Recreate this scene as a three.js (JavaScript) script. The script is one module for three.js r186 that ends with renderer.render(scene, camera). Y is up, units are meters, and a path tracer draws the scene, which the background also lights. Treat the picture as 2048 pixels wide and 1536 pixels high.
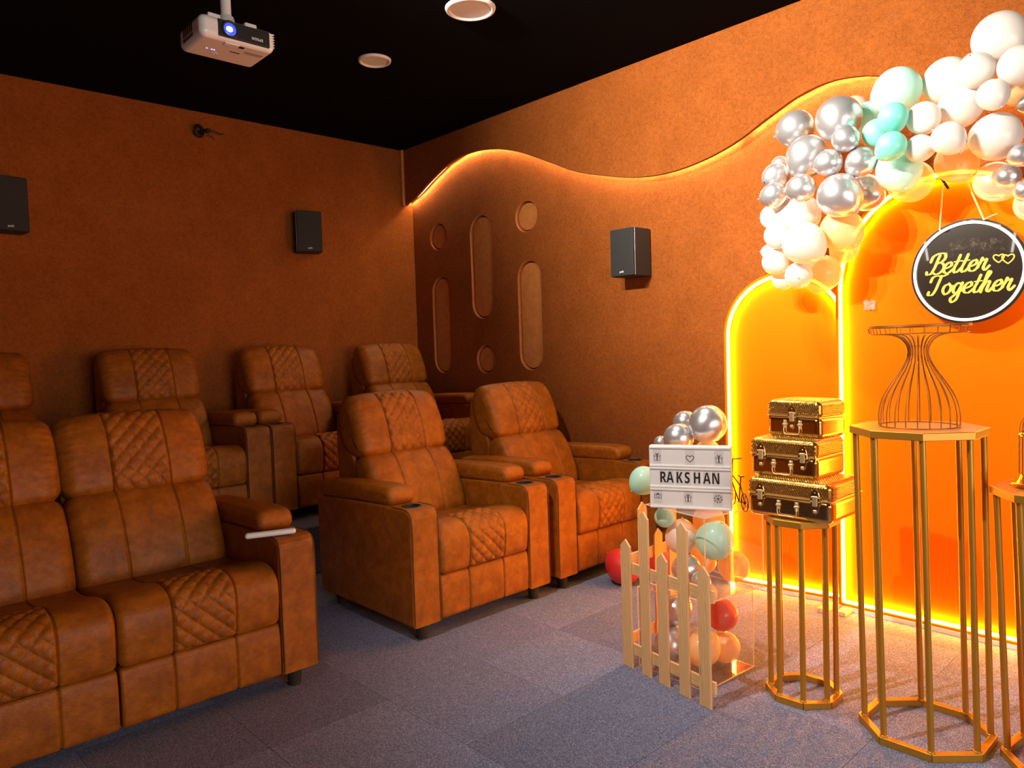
import * as THREE from 'three';
import { RoundedBoxGeometry } from 'three/addons/geometries/RoundedBoxGeometry.js';
import { mergeGeometries, mergeVertices } from 'three/addons/utils/BufferGeometryUtils.js';
import { RectAreaLightUniformsLib } from 'three/addons/lights/RectAreaLightUniformsLib.js';
import { FontLoader } from 'three/addons/loaders/FontLoader.js';
import { TextGeometry } from 'three/addons/geometries/TextGeometry.js';
import { Brush, Evaluator, SUBTRACTION } from 'three-bvh-csg';

// ------------------------------------------------------------------ camera, light, exposure
const scene = new THREE.Scene();
scene.background = new THREE.Color(0x000000);
const camera = new THREE.PerspectiveCamera(54.978, 4 / 3, 0.05, 60);
{
  const m = new THREE.Matrix4().makeBasis(
    new THREE.Vector3(0.728070, -0.032367, 0.684738),
    new THREE.Vector3(0.056468, 0.998322, -0.012852),
    new THREE.Vector3(-0.683173, 0.048023, 0.728676));
  camera.quaternion.setFromRotationMatrix(m);
  camera.position.set(0, 1.4, 0);
}
const renderer = new THREE.WebGLRenderer({ antialias: true });
renderer.toneMapping = THREE.LinearToneMapping;
renderer.toneMappingExposure = 1.0;
renderer.shadowMap.enabled = true;
RectAreaLightUniformsLib.init();

const LED = new THREE.Color().setRGB(1, 0.37, 0.015);          // amber neon flex of the arches
const LED_POWER = 165;
const LED_FRONT = 90;
const COVE = new THREE.Color().setRGB(1, 0.75, 0.46);        // warm strip hidden behind the wave panel
const COVE_POWER = 150;
const SPOT = new THREE.Color().setRGB(1, 0.9, 0.77);
const SPOT_POWER = 25;
const NEAR_POWER = 6.5;
const SCREEN_POWER = 6.6;

// ------------------------------------------------------------------ helpers
let seed = 7;
const rnd = () => { seed = (seed + 0x6d2b79f5) | 0; let t = Math.imul(seed ^ (seed >>> 15), 1 | seed); t = (t + Math.imul(t ^ (t >>> 7), 61 | t)) ^ t; return ((t ^ (t >>> 14)) >>> 0) / 4294967296; };
const V = (x, y, z) => new THREE.Vector3(x, y, z);
const taken = {};
const numbered = (n) => { taken[n] = (taken[n] ?? -1) + 1; return taken[n] ? n + '_' + String(taken[n]).padStart(3, '0') : n; };
function tag(o, label, category, group) { o.userData = { label, category }; if (group) o.userData.group = group; return o; }
function thing(name, label, category, pos = [0, 0, 0], turn = 0, group) {
  const g = new THREE.Group(); g.name = numbered(name); scene.add(g);
  g.position.set(...pos); g.rotation.y = turn; return tag(g, label, category, group);
}
function part(name, geo, mat, parent) {
  const m = new THREE.Mesh(geo, mat); m.castShadow = m.receiveShadow = true;
  m.name = parent ? name : numbered(name); (parent || scene).add(m); return m;
}
function struct(name, geo, mat, label) { const m = part(name, geo, mat); m.userData = { kind: 'structure', label }; return m; }
function copyOf(o, pos, turn, label, group) {
  const c = o.clone(); c.name = numbered(o.name.replace(/_\d{3}$/, '')); scene.add(c);
  c.position.set(...pos); c.rotation.y = turn; c.userData = { ...o.userData, label, group }; if (!group) delete c.userData.group; return c;
}
// texture coordinates in metres, from the axis each face looks along
function triUV(g0) {
  const g = g0.index ? g0.toNonIndexed() : g0; const p = g.attributes.position, uv = new Float32Array(p.count * 2);
  const a = V(), b = V(), c = V(), n = V();
  for (let i = 0; i < p.count; i += 3) {
    a.fromBufferAttribute(p, i); b.fromBufferAttribute(p, i + 1); c.fromBufferAttribute(p, i + 2);
    n.copy(b).sub(a).cross(c.clone().sub(a)); const x = Math.abs(n.x), y = Math.abs(n.y), z = Math.abs(n.z);
    [a, b, c].forEach((q, k) => { const [u, v] = x >= y && x >= z ? [q.z, q.y] : y >= z ? [q.x, q.z] : [q.x, q.y]; uv[(i + k) * 2] = u; uv[(i + k) * 2 + 1] = v; });
  }
  g.setAttribute('uv', new THREE.BufferAttribute(uv, 2)); return g;
}
const box = (w, h, d, x = 0, y = 0, z = 0) => triUV(new THREE.BoxGeometry(w, h, d).translate(x, y, z));
const rbox = (w, h, d, r, x = 0, y = 0, z = 0, s = 3) => triUV(new RoundedBoxGeometry(w, h, d, s, Math.min(r, w / 2.01, h / 2.01, d / 2.01)).translate(x, y, z));
const cyl = (r0, r1, h, x = 0, y = 0, z = 0, n = 24) => new THREE.CylinderGeometry(r0, r1, h, n).translate(x, y, z);
const merge = (a) => mergeGeometries(a.map((g) => { const q = g.index ? g.toNonIndexed() : g; for (const k of Object.keys(q.attributes)) if (!['position', 'normal', 'uv'].includes(k)) q.deleteAttribute(k); q.morphAttributes = {}; return q; }));
const tube = (pts, r, n = 32, k = 6, closed = false) => new THREE.TubeGeometry(new THREE.CatmullRomCurve3(pts, closed, 'centripetal'), n, r, k, closed);
const bar = (a, b, r, k = 8) => { const d = b.clone().sub(a), g = new THREE.CylinderGeometry(r, r, d.length(), k); g.applyQuaternion(new THREE.Quaternion().setFromUnitVectors(V(0, 1, 0), d.clone().normalize())); const m = a.clone().add(b).multiplyScalar(.5); return g.translate(m.x, m.y, m.z); };
// outline given as [z, y] pairs, extruded from x0 towards +x
function shapeZY(pts, holes = []) {
  const s = new THREE.Shape(pts.map(([z, y]) => new THREE.Vector2(-z, y)));
  for (const h of holes) s.holes.push(new THREE.Path(h.map(([z, y]) => new THREE.Vector2(-z, y))));
  return s;
}
function extrudeX(pts, depth, x0, bevel = 0, holes = [], seg = 2) {
  const g = new THREE.ExtrudeGeometry(shapeZY(pts, holes), { depth: depth - 2 * bevel, bevelEnabled: bevel > 0, bevelSize: bevel, bevelOffset: -bevel, bevelThickness: bevel, bevelSegments: seg, curveSegments: 8 });
  g.rotateY(Math.PI / 2).translate(x0 + bevel, 0, 0); return triUV(g);
}
const pill = (zc, yc, hw, hh, n = 12) => { const o = []; for (let i = 0; i <= n; i++) { const a = Math.PI * i / n; o.push([zc + hw * Math.cos(a), yc + (hh - hw) + hw * Math.sin(a)]); } for (let i = 0; i <= n; i++) { const a = Math.PI + Math.PI * i / n; o.push([zc + hw * Math.cos(a), yc - (hh - hw) + hw * Math.sin(a)]); } return o; };

// ------------------------------------------------------------------ textures
function lattice(n, s) { const a = new Float32Array(n * n); let k = s | 0; for (let i = 0; i < a.length; i++) { k = Math.imul(k ^ (k >>> 15), 0x2c1b3c6d) + 0x9e3779b9 | 0; let t = Math.imul(k ^ (k >>> 13), 0x85ebca6b); a[i] = ((t ^ (t >>> 16)) >>> 0) / 4294967296; } return a; }
function vnoise(n, s) {          // tileable value noise, u and v in 0..1
  const a = lattice(n, s); return (u, v) => {
    let x = (((u % 1) + 1) % 1) * n, y = (((v % 1) + 1) % 1) * n; const i = Math.floor(x), j = Math.floor(y); x -= i; y -= j;
    const sx = x * x * (3 - 2 * x), sy = y * y * (3 - 2 * y), i1 = (i + 1) % n, j1 = (j + 1) % n, i0 = i % n, j0 = j % n;
    return (a[j0 * n + i0] * (1 - sx) + a[j0 * n + i1] * sx) * (1 - sy) + (a[j1 * n + i0] * (1 - sx) + a[j1 * n + i1] * sx) * sy;
  };
}
function tex(w, h, fn, srgb, ru = 1, rv = 1) {
  const d = new Uint8Array(w * h * 4);
  for (let j = 0; j < h; j++) for (let i = 0; i < w; i++) { const c = fn(i / w, j / h); const k = (j * w + i) * 4; for (let q = 0; q < 3; q++) d[k + q] = Math.max(0, Math.min(255, (typeof c === 'number' ? c : c[q]) * 255)); d[k + 3] = 255; }
  const t = new THREE.DataTexture(d, w, h); t.wrapS = t.wrapT = THREE.RepeatWrapping; t.magFilter = THREE.LinearFilter; t.minFilter = THREE.LinearMipmapLinearFilter; t.generateMipmaps = true;
  if (srgb) t.colorSpace = THREE.SRGBColorSpace; t.repeat.set(ru, rv); t.needsUpdate = true; return t;
}
const n4 = vnoise(4, 3), n8 = vnoise(8, 11), n16 = vnoise(16, 5), n32 = vnoise(32, 23), n64 = vnoise(64, 31), n128 = vnoise(128, 47), n256 = vnoise(256, 59), n512 = vnoise(512, 71);
const mix = (a, b, t) => a.map((v, i) => v + (b[i] - v) * t);
const leatherMap = tex(1024, 1024, (u, v) => { const m = .25 * n8(u, v) + .3 * n16(u, v) + .25 * n32(u, v) + .2 * n64(u, v); const t = Math.min(1, Math.max(0, (m - .2) * 1.7)); const g = 1 + (.5 - n512(u, v)) * .08; return mix([.51, .27, .055], [.65, .375, .09], t).map((c) => c * g); }, true, 1.6, 1.6);
const leatherBump = tex(512, 512, (u, v) => .5 * n256(u, v) + .35 * n128(u, v) + .15 * n32(u, v), false, 3, 3);
const feltMap = tex(1024, 1024, (u, v) => { const s = .45 * n512(u, v) + .25 * n256(u * 1, v) + .18 * n64(u, v) + .12 * n8(u, v); return mix([.43, .215, .078], [.735, .42, .185], s); }, true, 1, 1);
const feltBump = tex(512, 512, (u, v) => .6 * n512(u, v) + .4 * n128(u, v), false, 2, 2);
const tanMap = tex(512, 512, (u, v) => mix([.75, .44, .195], [.89, .57, .285], .6 * n256(u, v) + .4 * n32(u, v)), true, 1, 1);
function carpet(sd, tint) { const f = vnoise(512, sd), g = vnoise(128, sd + 9), q = vnoise(256, sd + 3); return tex(512, 512, (u, v) => { const s = .55 * f(u, v) + .3 * q(u, v * 1) + .15 * g(u, v); const t = Math.pow(Math.max(0, Math.min(1, (s - .22) * 1.8)), 1.5); return mix([.225, .25, .35], [.74, .765, .90], t).map((c) => c * tint); }, true, 2, 2); }
const carpetMats = [carpet(101, 1), carpet(202, .93), carpet(303, 1.05)].map((m) => new THREE.MeshStandardMaterial({ map: m, roughness: 1, bumpMap: m, bumpScale: .003 }));
const woodMap = tex(512, 512, (u, v) => { const w = u * 9 + 1.6 * n4(u, v * .5) + .5 * n16(u, v); const r = .5 + .5 * Math.sin(w * 6.283); const k = Math.hypot((u - .55) * 3, (v - .3) * 1) < .05 ? .55 : 1; return mix([.86, .66, .43], [.94, .77, .55], .5 * r + .5 * n128(u, v * .2)).map((c) => c * k); }, true, 9, 2.2);

// ------------------------------------------------------------------ materials
const P = (o) => new THREE.MeshPhysicalMaterial(o), S = (o) => new THREE.MeshStandardMaterial(o);
const C = (r, g, b) => new THREE.Color().setRGB(r, g, b);
const M = {
  leather: P({ map: leatherMap, bumpMap: leatherBump, bumpScale: .0012, roughness: .4, specularIntensity: .5 }),
  stitch: S({ color: C(.09, .035, .012), roughness: .7 }),
  blackPlastic: S({ color: C(.012, .012, .012), roughness: .5 }),
  foot: S({ color: C(.03, .022, .015), roughness: .5 }),
  felt: P({ map: feltMap, bumpMap: feltBump, bumpScale: .002, roughness: 1, specularIntensity: .15 }),
  tan: S({ map: tanMap, roughness: .95 }),
  ceiling: P({ color: C(.004, .0034, .003), roughness: 1, specularIntensity: .1 }),
  dark: S({ color: C(.05, .03, .02), roughness: 1 }),
  white: S({ color: C(.8, .79, .77), roughness: .45 }),
  whiteGloss: P({ color: C(.82, .81, .8), roughness: .25, clearcoat: .3 }),
  speaker: S({ color: C(.018, .018, .018), roughness: .55 }),
  grille: S({ color: C(.022, .022, .021), roughness: .8 }),
  silver: S({ color: C(.55, .55, .56), roughness: .3, metalness: 1 }),
  orange: P({ color: C(.88, .155, .0008), roughness: .65, specularIntensity: .08 }),
  orangeEdge: S({ color: C(.75, .2, .01), roughness: .6 }),
  wood: S({ map: woodMap, roughness: .65 }),
  gold: S({ color: C(.5, .25, .025), roughness: .38, metalness: .55 }),
  brass: S({ color: C(.85, .58, .2), roughness: .14, metalness: 1 }),
  brassHammer: S({ color: C(.55, .33, .07), roughness: .28, metalness: 1 }),
  brassStud: S({ color: C(.8, .52, .15), roughness: .16, metalness: 1 }),
  latch: S({ color: C(.92, .74, .42), roughness: .34, metalness: .8 }),
  wire: S({ color: C(.34, .13, .025), roughness: .38, metalness: .6 }),
  wireDark: S({ color: C(.05, .03, .015), roughness: .4, metalness: .6 }),
  acrylic: P({ color: C(1, 1, 1), roughness: .02, transmission: 1, thickness: 0, ior: 1.45 }),
  acrylicEdge: P({ color: C(.95, .85, .6), roughness: .25, transmission: .4, thickness: 0 }),
  neon: S({ color: C(.9, .8, .6), emissive: C(1, .6, .13), emissiveIntensity: 17, roughness: .5 }),
  coveLed: S({ color: C(.9, .8, .6), emissive: C(1, .7, .35), emissiveIntensity: 4, roughness: .5 }),
  ring: S({ color: C(.9, .9, .9), emissive: C(1, .98, .95), emissiveIntensity: 3.2, roughness: .5 }),
  lensGlow: S({ color: C(.1, .1, .2), emissive: C(.45, .6, 1), emissiveIntensity: 9, roughness: .2 }),
  blueLed: S({ color: C(.1, .1, .3), emissive: C(.25, .3, 1), emissiveIntensity: 3, roughness: .3 }),
  lampGlow: S({ color: C(.9, .9, .9), emissive: SPOT, emissiveIntensity: 6, roughness: .5 }),
  screenGlow: S({ color: C(.9, .9, .9), emissive: C(1, .88, .8), emissiveIntensity: 1.0, roughness: .9 }),
  tape: P({ color: C(.95, .85, .75), roughness: .1, transmission: .65, thickness: 0, clearcoat: 1 }),
  string: S({ color: C(.85, .7, .5), roughness: .7 }),
};
const latex = (r, g, b, tr = .22) => P({ color: C(r, g, b), roughness: .55, transmission: tr, thickness: 0, clearcoat: .55, clearcoatRoughness: .12 });
const BALLOON = {
  s: P({ color: C(.62, .62, .64), metalness: .78, roughness: .3, clearcoat: .6, clearcoatRoughness: .08 }),
  c: P({ color: C(.9, .84, .72), metalness: .25, roughness: .3, transmission: .45, thickness: 0, clearcoat: .6, clearcoatRoughness: .08 }),
  w: latex(.81, .785, .74), b: latex(.86, .77, .70, .3), k: latex(.92, .7, .32, .5), p: latex(.76, .86, .79), m: latex(.52, .86, .76, .28), t: latex(.22, .78, .64), r: latex(.72, .02, .02, .15),  // k: cream latex, part of the amber neon light put into its colour
};

// ------------------------------------------------------------------ the room
const XL = 4.1, XS = 4.0, ZB = -5.644, H = 3.24, XW = -2.2, ZF = 2.6;
struct('ceiling', box(XL - XW + .6, .15, ZF - ZB + .6, (XL + XW) / 2, H + .075, (ZF + ZB) / 2), M.ceiling, 'flat matt black ceiling');
struct('wall_back', box(XL - XW + .6, H + .2, .2, (XL + XW) / 2, H / 2 - .1, ZB - .1), M.felt, 'brown felt wall behind the rear row of seats');
struct('wall_left', box(.2, H + .2, ZF - ZB, XW - .1, H / 2 - .1, (ZF + ZB) / 2), M.felt, 'brown felt wall opposite the balloon arch');
struct('wall_front', box(XL - XW + .6, H + .2, .2, (XL + XW) / 2, H / 2 - .1, ZF + .1), M.dark, 'dark wall carrying the projection screen');
{
  // side wall: a felt board with pill and round cut-outs before the solid wall
  const outline = [[ZB, 0], [ZF, 0], [ZF, H], [ZB, H]];
  const cuts = [[-5.262, 1.63, .132, .433], [-4.70, 2.092, .137, .434], [-4.14, 1.655, .131, .433], [-5.277, 2.42, .121, .121], [-4.15, 2.43, .124, .124], [-4.684, 1.317, .121, .121]];
  const wall = struct('wall_right', merge([extrudeX(outline, .045, XL, 0, cuts.map((c) => pill(...c)).map((h) => h)), box(.15, H + .2, ZF - ZB, XL + .045 + .075, H / 2 - .1, (ZF + ZB) / 2)]), M.felt, 'brown felt side wall with pill shaped and round recesses');
  for (const [z, y, a, b] of cuts) {
    part('painted_recess_edge', extrudeX(pill(z, y, a, b), .040, XL + .003, 0, [pill(z, y, a - .004, b - .004)]), M.tan, wall).userData.label = 'recess edge of the wall felt, coloured paler for the light on it';  // same felt as the wall; light catching the edge is put into a paler colour
    part('recess_panel', extrudeX(pill(z, y, a - .018, b - .018), .024, XL + .02, .004), M.tan, wall).userData.label = 'pale felt panel set in the recess';
  }
  // wave panel standing proud of the upper wall
  const wave = [[-5.63, 2.737], [-5.464, 2.786], [-5.233, 2.89], [-4.946, 2.992], [-4.681, 3.019], [-4.375, 2.982], [-4.093, 2.894], [-3.832, 2.777], [-3.54, 2.643], [-3.267, 2.56], [-3.014, 2.502], [-2.778, 2.482], [-2.521, 2.505], [-2.283, 2.567], [-2.062, 2.666], [-1.886, 2.735], [-1.721, 2.762], [-1.566, 2.746], [-1.468, 2.718], [-1.1, 2.56], [-.7, 2.43], [-.3, 2.4], [.2, 2.5], [.7, 2.68], [1.2, 2.76], [1.7, 2.66], [2.2, 2.5], [ZF, 2.45]];
  const cv = new THREE.CatmullRomCurve3(wave.map(([z, y]) => V(0, y, z)), false, 'centripetal');
  const fine = cv.getSpacedPoints(160).map((p) => [p.z, p.y]);
  const square = (curve, n, d) => { const P = curve.getSpacedPoints(n); return P.map((p, i) => { const a = P[Math.max(0, i - 1)], b = P[Math.min(n, i + 1)], l = Math.hypot(b.z - a.z, b.y - a.y); return V(0, p.y + d * (b.z - a.z) / l, p.z - d * (b.y - a.y) / l); }); };
  struct('trim_1', merge([extrudeX([...fine, [ZF, H], [-5.63, H]], .028, XS, .006, [], 2), extrudeX([...square(cv, 160, .06).map((p) => [Math.max(-5.63, Math.min(ZF, p.z)), p.y]), [ZF, H], [-5.63, H]], XL - XS - .028, XS + .028)]), M.felt, 'brown felt upper wall panel with a wavy lower edge');
  struct('trim_2', extrudeX([[ZB, 2.735], [ZB + .03, 2.735], [ZB + .03, H], [ZB, H]], .03, XS - .025, .008), M.tan, 'narrow felt roll up the corner of the wave panel');
  // warm strip along the underside of the wave
  const lit = new THREE.CatmullRomCurve3(wave.filter(([z]) => z < -.2).map(([z, y]) => V(0, y, z)), false, 'centripetal');   // the strip ends behind the balloons
  const led = square(lit, 120, .05).map((p) => V(XL - .02, p.y, Math.max(p.z, ZB + .01)));
  const cove = part('cove_led_strip', tube(led, .006, 240, 6), M.coveLed); tag(cove, 'warm light strip tucked under the wavy panel edge', 'light strip');
  const N = 26, cp = square(lit, N, .041);
  for (let i = 0; i < N; i++) {
    const a = cp[i], b = cp[i + 1], mid = a.clone().add(b).multiplyScalar(.5), L = a.distanceTo(b);
    const l = new THREE.RectAreaLight(COVE, COVE_POWER, L, .012); const t = b.clone().sub(a).normalize(), down = V(0, -t.z, t.y);
    l.position.set(XL - .02, mid.y, Math.max(mid.z, ZB + .03)); if (down.y > 0) down.multiplyScalar(-1);
    l.lookAt(l.position.clone().add(down)); const zAxis = down.clone().multiplyScalar(-1); const xAxis = t.clone(); const yAxis = zAxis.clone().cross(xAxis);
    l.quaternion.setFromRotationMatrix(new THREE.Matrix4().makeBasis(xAxis, yAxis, zAxis)); scene.add(l);
  }
}
{
  // floor of square carpet tiles, and the riser of the rear row
  const fl = struct('floor', box(XL - XW + .6, .2, ZF - ZB + .6, (XL + XW) / 2, -.106, (ZF + ZB) / 2), M.dark, 'floor laid with square blue grey carpet tiles');
  const g = triUV(new THREE.BoxGeometry(.4985, .006, .4985)); const variants = [0, 1].map((q) => { const k = g.clone(); if (q) { const uv = k.attributes.uv; for (let i = 0; i < uv.count; i++) uv.setXY(i, uv.getY(i), -uv.getX(i)); } return k; });
  for (let i = 0; i < 11; i++) for (let j = 0; j < 13; j++) {
    const x = XL - .25 - i * .5, z = -4.1 + j * .5 - .25 + .1; if (z > 2.3) continue;
    const t = part('carpet_tile', variants[(i + j) % 2], carpetMats[Math.floor(rnd() * 3)], fl); t.position.set(x, -.003, z);
  }
  const risG = rbox(XL - XW, .31, 1.36, .012, (XL + XW) / 2, .155, ZB + .68);
  struct('trim_3', risG, carpetMats[1], 'carpeted riser under the rear row of seats');
}

// ------------------------------------------------------------------ upholstery
const QW = .118;
// closed cushion: outline [z, y] swept along x with rounded ends
function loft(pts, W, { nx = 40, ns = 90, round = .03, bump = () => 0, crown = 0 } = {}) {
  const cv = new THREE.CatmullRomCurve3(pts.map(([z, y]) => V(0, y, z)), true, 'centripetal'); cv.arcLengthDivisions = 600;
  const ring = cv.getSpacedPoints(ns).slice(0, ns), len = cv.getLength(); let area = 0, cz = 0, cy = 0;
  ring.forEach((p, i) => { const q = ring[(i + 1) % ns]; area += p.z * q.y - q.z * p.y; cz += p.z / ns; cy += p.y / ns; });
  const sg = area > 0 ? 1 : -1;
  const nrm = ring.map((p, i) => { const a = ring[(i + ns - 1) % ns], b = ring[(i + 1) % ns]; return V(0, -(b.z - a.z) * sg, (b.y - a.y) * sg).normalize(); });
  const xs = []; const k = 6; for (let i = 0; i <= k; i++) xs.push(-W + round * (1 - Math.cos(i / k * Math.PI / 2))); for (let i = 1; i < nx; i++) xs.push(-W + round + (2 * W - 2 * round) * i / nx); for (let i = k; i >= 0; i--) xs.push(W - round * (1 - Math.cos(i / k * Math.PI / 2)));
  if (W > .2) { for (const q of [-1, 1]) for (const d of [-.011, -.007, -.0045, -.0025, 0, .0025, .0045, .007, .011]) xs.push(q * QW + d); xs.sort((a, b) => a - b); }
  const pos = [], uv = [], idx = [];
  xs.forEach((x) => {
    const e = W - Math.abs(x), inset = e < round ? round - Math.sqrt(Math.max(0, round * round - (round - e) ** 2)) : 0;
    for (let i = 0; i <= ns; i++) { const p = ring[i % ns], n = nrm[i % ns], s = len * i / ns; const o = -inset + crown * (1 - (x / W) ** 2) + bump(x, s, p.z, p.y) * Math.min(1, e / round); pos.push(x, p.y + n.y * o, p.z + n.z * o); uv.push(x, s); }
  });
  const m = ns + 1; for (let a = 0; a < xs.length - 1; a++) for (let i = 0; i < ns; i++) { const q = a * m + i; if (sg > 0) idx.push(q, q + 1, q + m, q + 1, q + m + 1, q + m); else idx.push(q, q + m, q + 1, q + 1, q + m, q + m + 1); }
  for (const end of [0, xs.length - 1]) { const c = pos.length / 3; pos.push(xs[end], cy, cz); uv.push(cz, cy); const st = pos.length / 3; for (let i = 0; i <= ns; i++) { pos.push(...pos.slice((end * m + i) * 3, (end * m + i) * 3 + 3)); uv.push(ring[i % ns].z, ring[i % ns].y); } for (let i = 0; i < ns; i++) { if ((end === 0) === (sg > 0)) idx.push(c, st + i + 1, st + i); else idx.push(c, st + i, st + i + 1); } }
  const g = new THREE.BufferGeometry(); g.setAttribute('position', new THREE.Float32BufferAttribute(pos, 3)); g.setAttribute('uv', new THREE.Float32BufferAttribute(uv, 2)); g.setIndex(idx); g.computeVertexNormals();
  g.userData = { ring, nrm, len, ns }; return g;
}
// quilted diamond panel lying on that cushion between two points of its outline
function quilt(base, hw, from, to, crown, W, px = .066, py = .064) {
  const { ring, nrm, ns, len } = base.userData; const near = ([z, y]) => { let b = 0, d = 9; ring.forEach((p, i) => { const e = Math.hypot(p.z - z, p.y - y); if (e < d) { d = e; b = i; } }); return b; };
  let a = near(from), b = near(to); if (b < a) b += ns; if (b - a > ns / 2) { [a, b] = [b, a + ns]; }
  const NX = 56, NS = Math.max(40, Math.round((b - a) * len / ns / .0055)); const pos = [], uv = [], idx = []; const L = (b - a) * len / ns;
  for (let j = 0; j <= NS; j++) for (let i = 0; i <= NX; i++) {
    const f = a + (b - a) * j / NS, i0 = Math.floor(f), t = f - i0, p = ring[i0 % ns].clone().lerp(ring[(i0 + 1) % ns], t), n = nrm[i0 % ns].clone().lerp(nrm[(i0 + 1) % ns], t).normalize();
    const x = -hw + 2 * hw * i / NX, s = L * j / NS; const A = x / px + s / py, B = x / px - s / py;
    const puff = Math.pow(Math.abs(Math.sin(Math.PI * A / 1) * Math.sin(Math.PI * B / 1)), .4); const edge = Math.min(1, Math.min(hw - Math.abs(x), s, L - s) / .008);
    const o = crown * (1 - (x / W) ** 2) - .006 * (1 - edge) + edge * (-.004 + .0115 * puff); pos.push(x, p.y + n.y * o, p.z + n.z * o); uv.push(x, s);
  }
  const m = NX + 1; for (let j = 0; j < NS; j++) for (let i = 0; i < NX; i++) { const q = j * m + i; idx.push(q, q + 1, q + m, q + 1, q + m + 1, q + m); }
  const g = new THREE.BufferGeometry(); g.setAttribute('position', new THREE.Float32BufferAttribute(pos, 3)); g.setAttribute('uv', new THREE.Float32BufferAttribute(uv, 2)); g.setIndex(idx); g.computeVertexNormals();
  const pz = g.attributes.normal; let sum = 0; for (let i = 0; i < pz.count; i++) sum += pz.getZ(i) + pz.getY(i); if (sum < 0) { const ix = g.index.array; for (let i = 0; i < ix.length; i += 3) { const t = ix[i]; ix[i] = ix[i + 1]; ix[i + 1] = t; } g.computeVertexNormals(); }
  return g;
}
const groove = (x) => { const d = Math.min(Math.abs(x - QW), Math.abs(x + QW)); return -.008 * Math.exp(-(d * d) / (2 * .0034 * .0034)); };
const wrinkle = (x, s) => .0035 * (n16(x * .6 + .3, s * .6) - .5) + .0018 * (n32(x * 1.1, s * 1.3) - .5);
const SEAT = [[-.005, .305], [.008, .36], [.014, .43], [.004, .49], [-.035, .527], [-.1, .54], [-.18, .532], [-.3, .505], [-.45, .485], [-.6, .475], [-.63, .44], [-.62, .34], [-.5, .31], [-.25, .303], [-.06, .3]];
const BACK = [[-.52, .455], [-.505, .50], [-.52, .58], [-.56, .68], [-.61, .765], [-.66, .815], [-.71, .826], [-.77, .80], [-.78, .70], [-.72, .55], [-.65, .45], [-.57, .435]];
const HEAD = [[-.705, .826], [-.676, .85], [-.68, .90], [-.70, .97], [-.735, 1.05], [-.785, 1.12], [-.84, 1.15], [-.90, 1.135], [-.935, 1.08], [-.935, .98], [-.90, .88], [-.85, .825], [-.77, .812]];
const BASE = [[-.008, .083], [-.002, .12], [0, .19], [-.003, .26], [-.012, .292], [-.04, .298], [-.075, .29], [-.085, .24], [-.085, .14], [-.08, .088], [-.045, .078]];
function seatGeos(W) {
  const inQ = (x) => (Math.abs(x) < QW ? -.006 : 0);
  const o = {};
  o.seat = loft(SEAT, W, { round: .028, crown: .004, bump: (x, s, z, y) => groove(x) + (y > .31 && z > -.22 ? inQ(x) : 0) + wrinkle(x, s) });
  o.back = loft(BACK, W, { round: .05, crown: .018, bump: (x, s, z) => (z > -.68 ? groove(x) : 0) + 1.6 * wrinkle(x + .3, s) });
  o.head = loft(HEAD, W + .004, { round: .055, crown: .022, bump: (x, s, z) => (z > -.84 ? groove(x) + inQ(x) : 0) + 1.6 * wrinkle(x, s + .4) + (Math.abs(x) > W - .1 ? .004 * Math.sin(s * 190) * Math.max(0, (Math.abs(x) - W + .1) / .1) : 0) });
  o.base = loft(BASE, W - .002, { round: .012, bump: (x, s) => groove(x) + .5 * wrinkle(x, s) });
  o.seatQ = quilt(o.seat, QW, [-.004, .306], [-.20, .528], .004, W);
  o.headQ = quilt(o.head, QW, [-.702, .828], [-.83, 1.148], .022, W + .004);
  return o;
}
const armG = (() => {
  const prof = [[0, .078], [0, .60], [-.006, .622], [-.02, .638], [-.045, .645], [-.22, .645], [-.7, .625], [-.86, .615], [-.90, .60], [-.90, .12], [-.88, .078]];
  const a = new Brush(extrudeX(prof, .165, -.0825, .014, [], 4)); a.updateMatrixWorld();
  const c = new Brush(cyl(.041, .041, .12, 0, .645, -.105, 32).toNonIndexed()); c.updateMatrixWorld();
  const ev = new Evaluator(); ev.useGroups = false; ev.attributes = ['position', 'normal', 'uv'];
  const g = ev.evaluate(a, c, SUBTRACTION).geometry; return g;
})();
const padG = loft([[-.20, .645], [-.178, .66], [-.176, .69], [-.195, .718], [-.25, .728], [-.5, .722], [-.78, .708], [-.86, .70], [-.885, .67], [-.87, .622], [-.8, .618], [-.5, .634], [-.3, .641]], .08, { round: .026, nx: 10, ns: 70, crown: .004, bump: (x, s) => .4 * wrinkle(x, s) });
const cupG = new THREE.LatheGeometry([[.0, .593], [.037, .593], [.0385, .6], [.0385, .646], [.042, .6475], [.049, .647], [.0505, .6445]].map(([r, y]) => new THREE.Vector2(r, y)), 32).translate(0, .0005, -.105);
const pipeG = tube([V(0, .09, .001), V(0, .35, .001), V(0, .595, 0), V(0, .628, -.012), V(0, .6435, -.045), V(0, .6445, -.16)], .0022, 40, 5);
const shellG = (W) => extrudeX([[-.60, .10], [-.62, .42], [-.72, .62], [-.80, .84], [-.86, 1.045], [-.90, 1.06], [-.955, 1.05], [-.97, .9], [-.95, .4], [-.93, .10]], 2 * W - .02, -W + .01, .012);
const footG = cyl(.034, .026, .08, 0, .04, 0, 20);
function arm(parent, x, side) {
  const a = part('arm', armG, M.leather, parent); a.position.x = x;
  part('armrest_pad', padG, M.leather, a);
  part('cup_holder', cupG, M.blackPlastic, a).userData.label = 'black cup holder';
  for (const s of [-1, 1]) part('piping', pipeG, M.stitch, a).position.x = s * .0775;
  return a;
}
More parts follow.
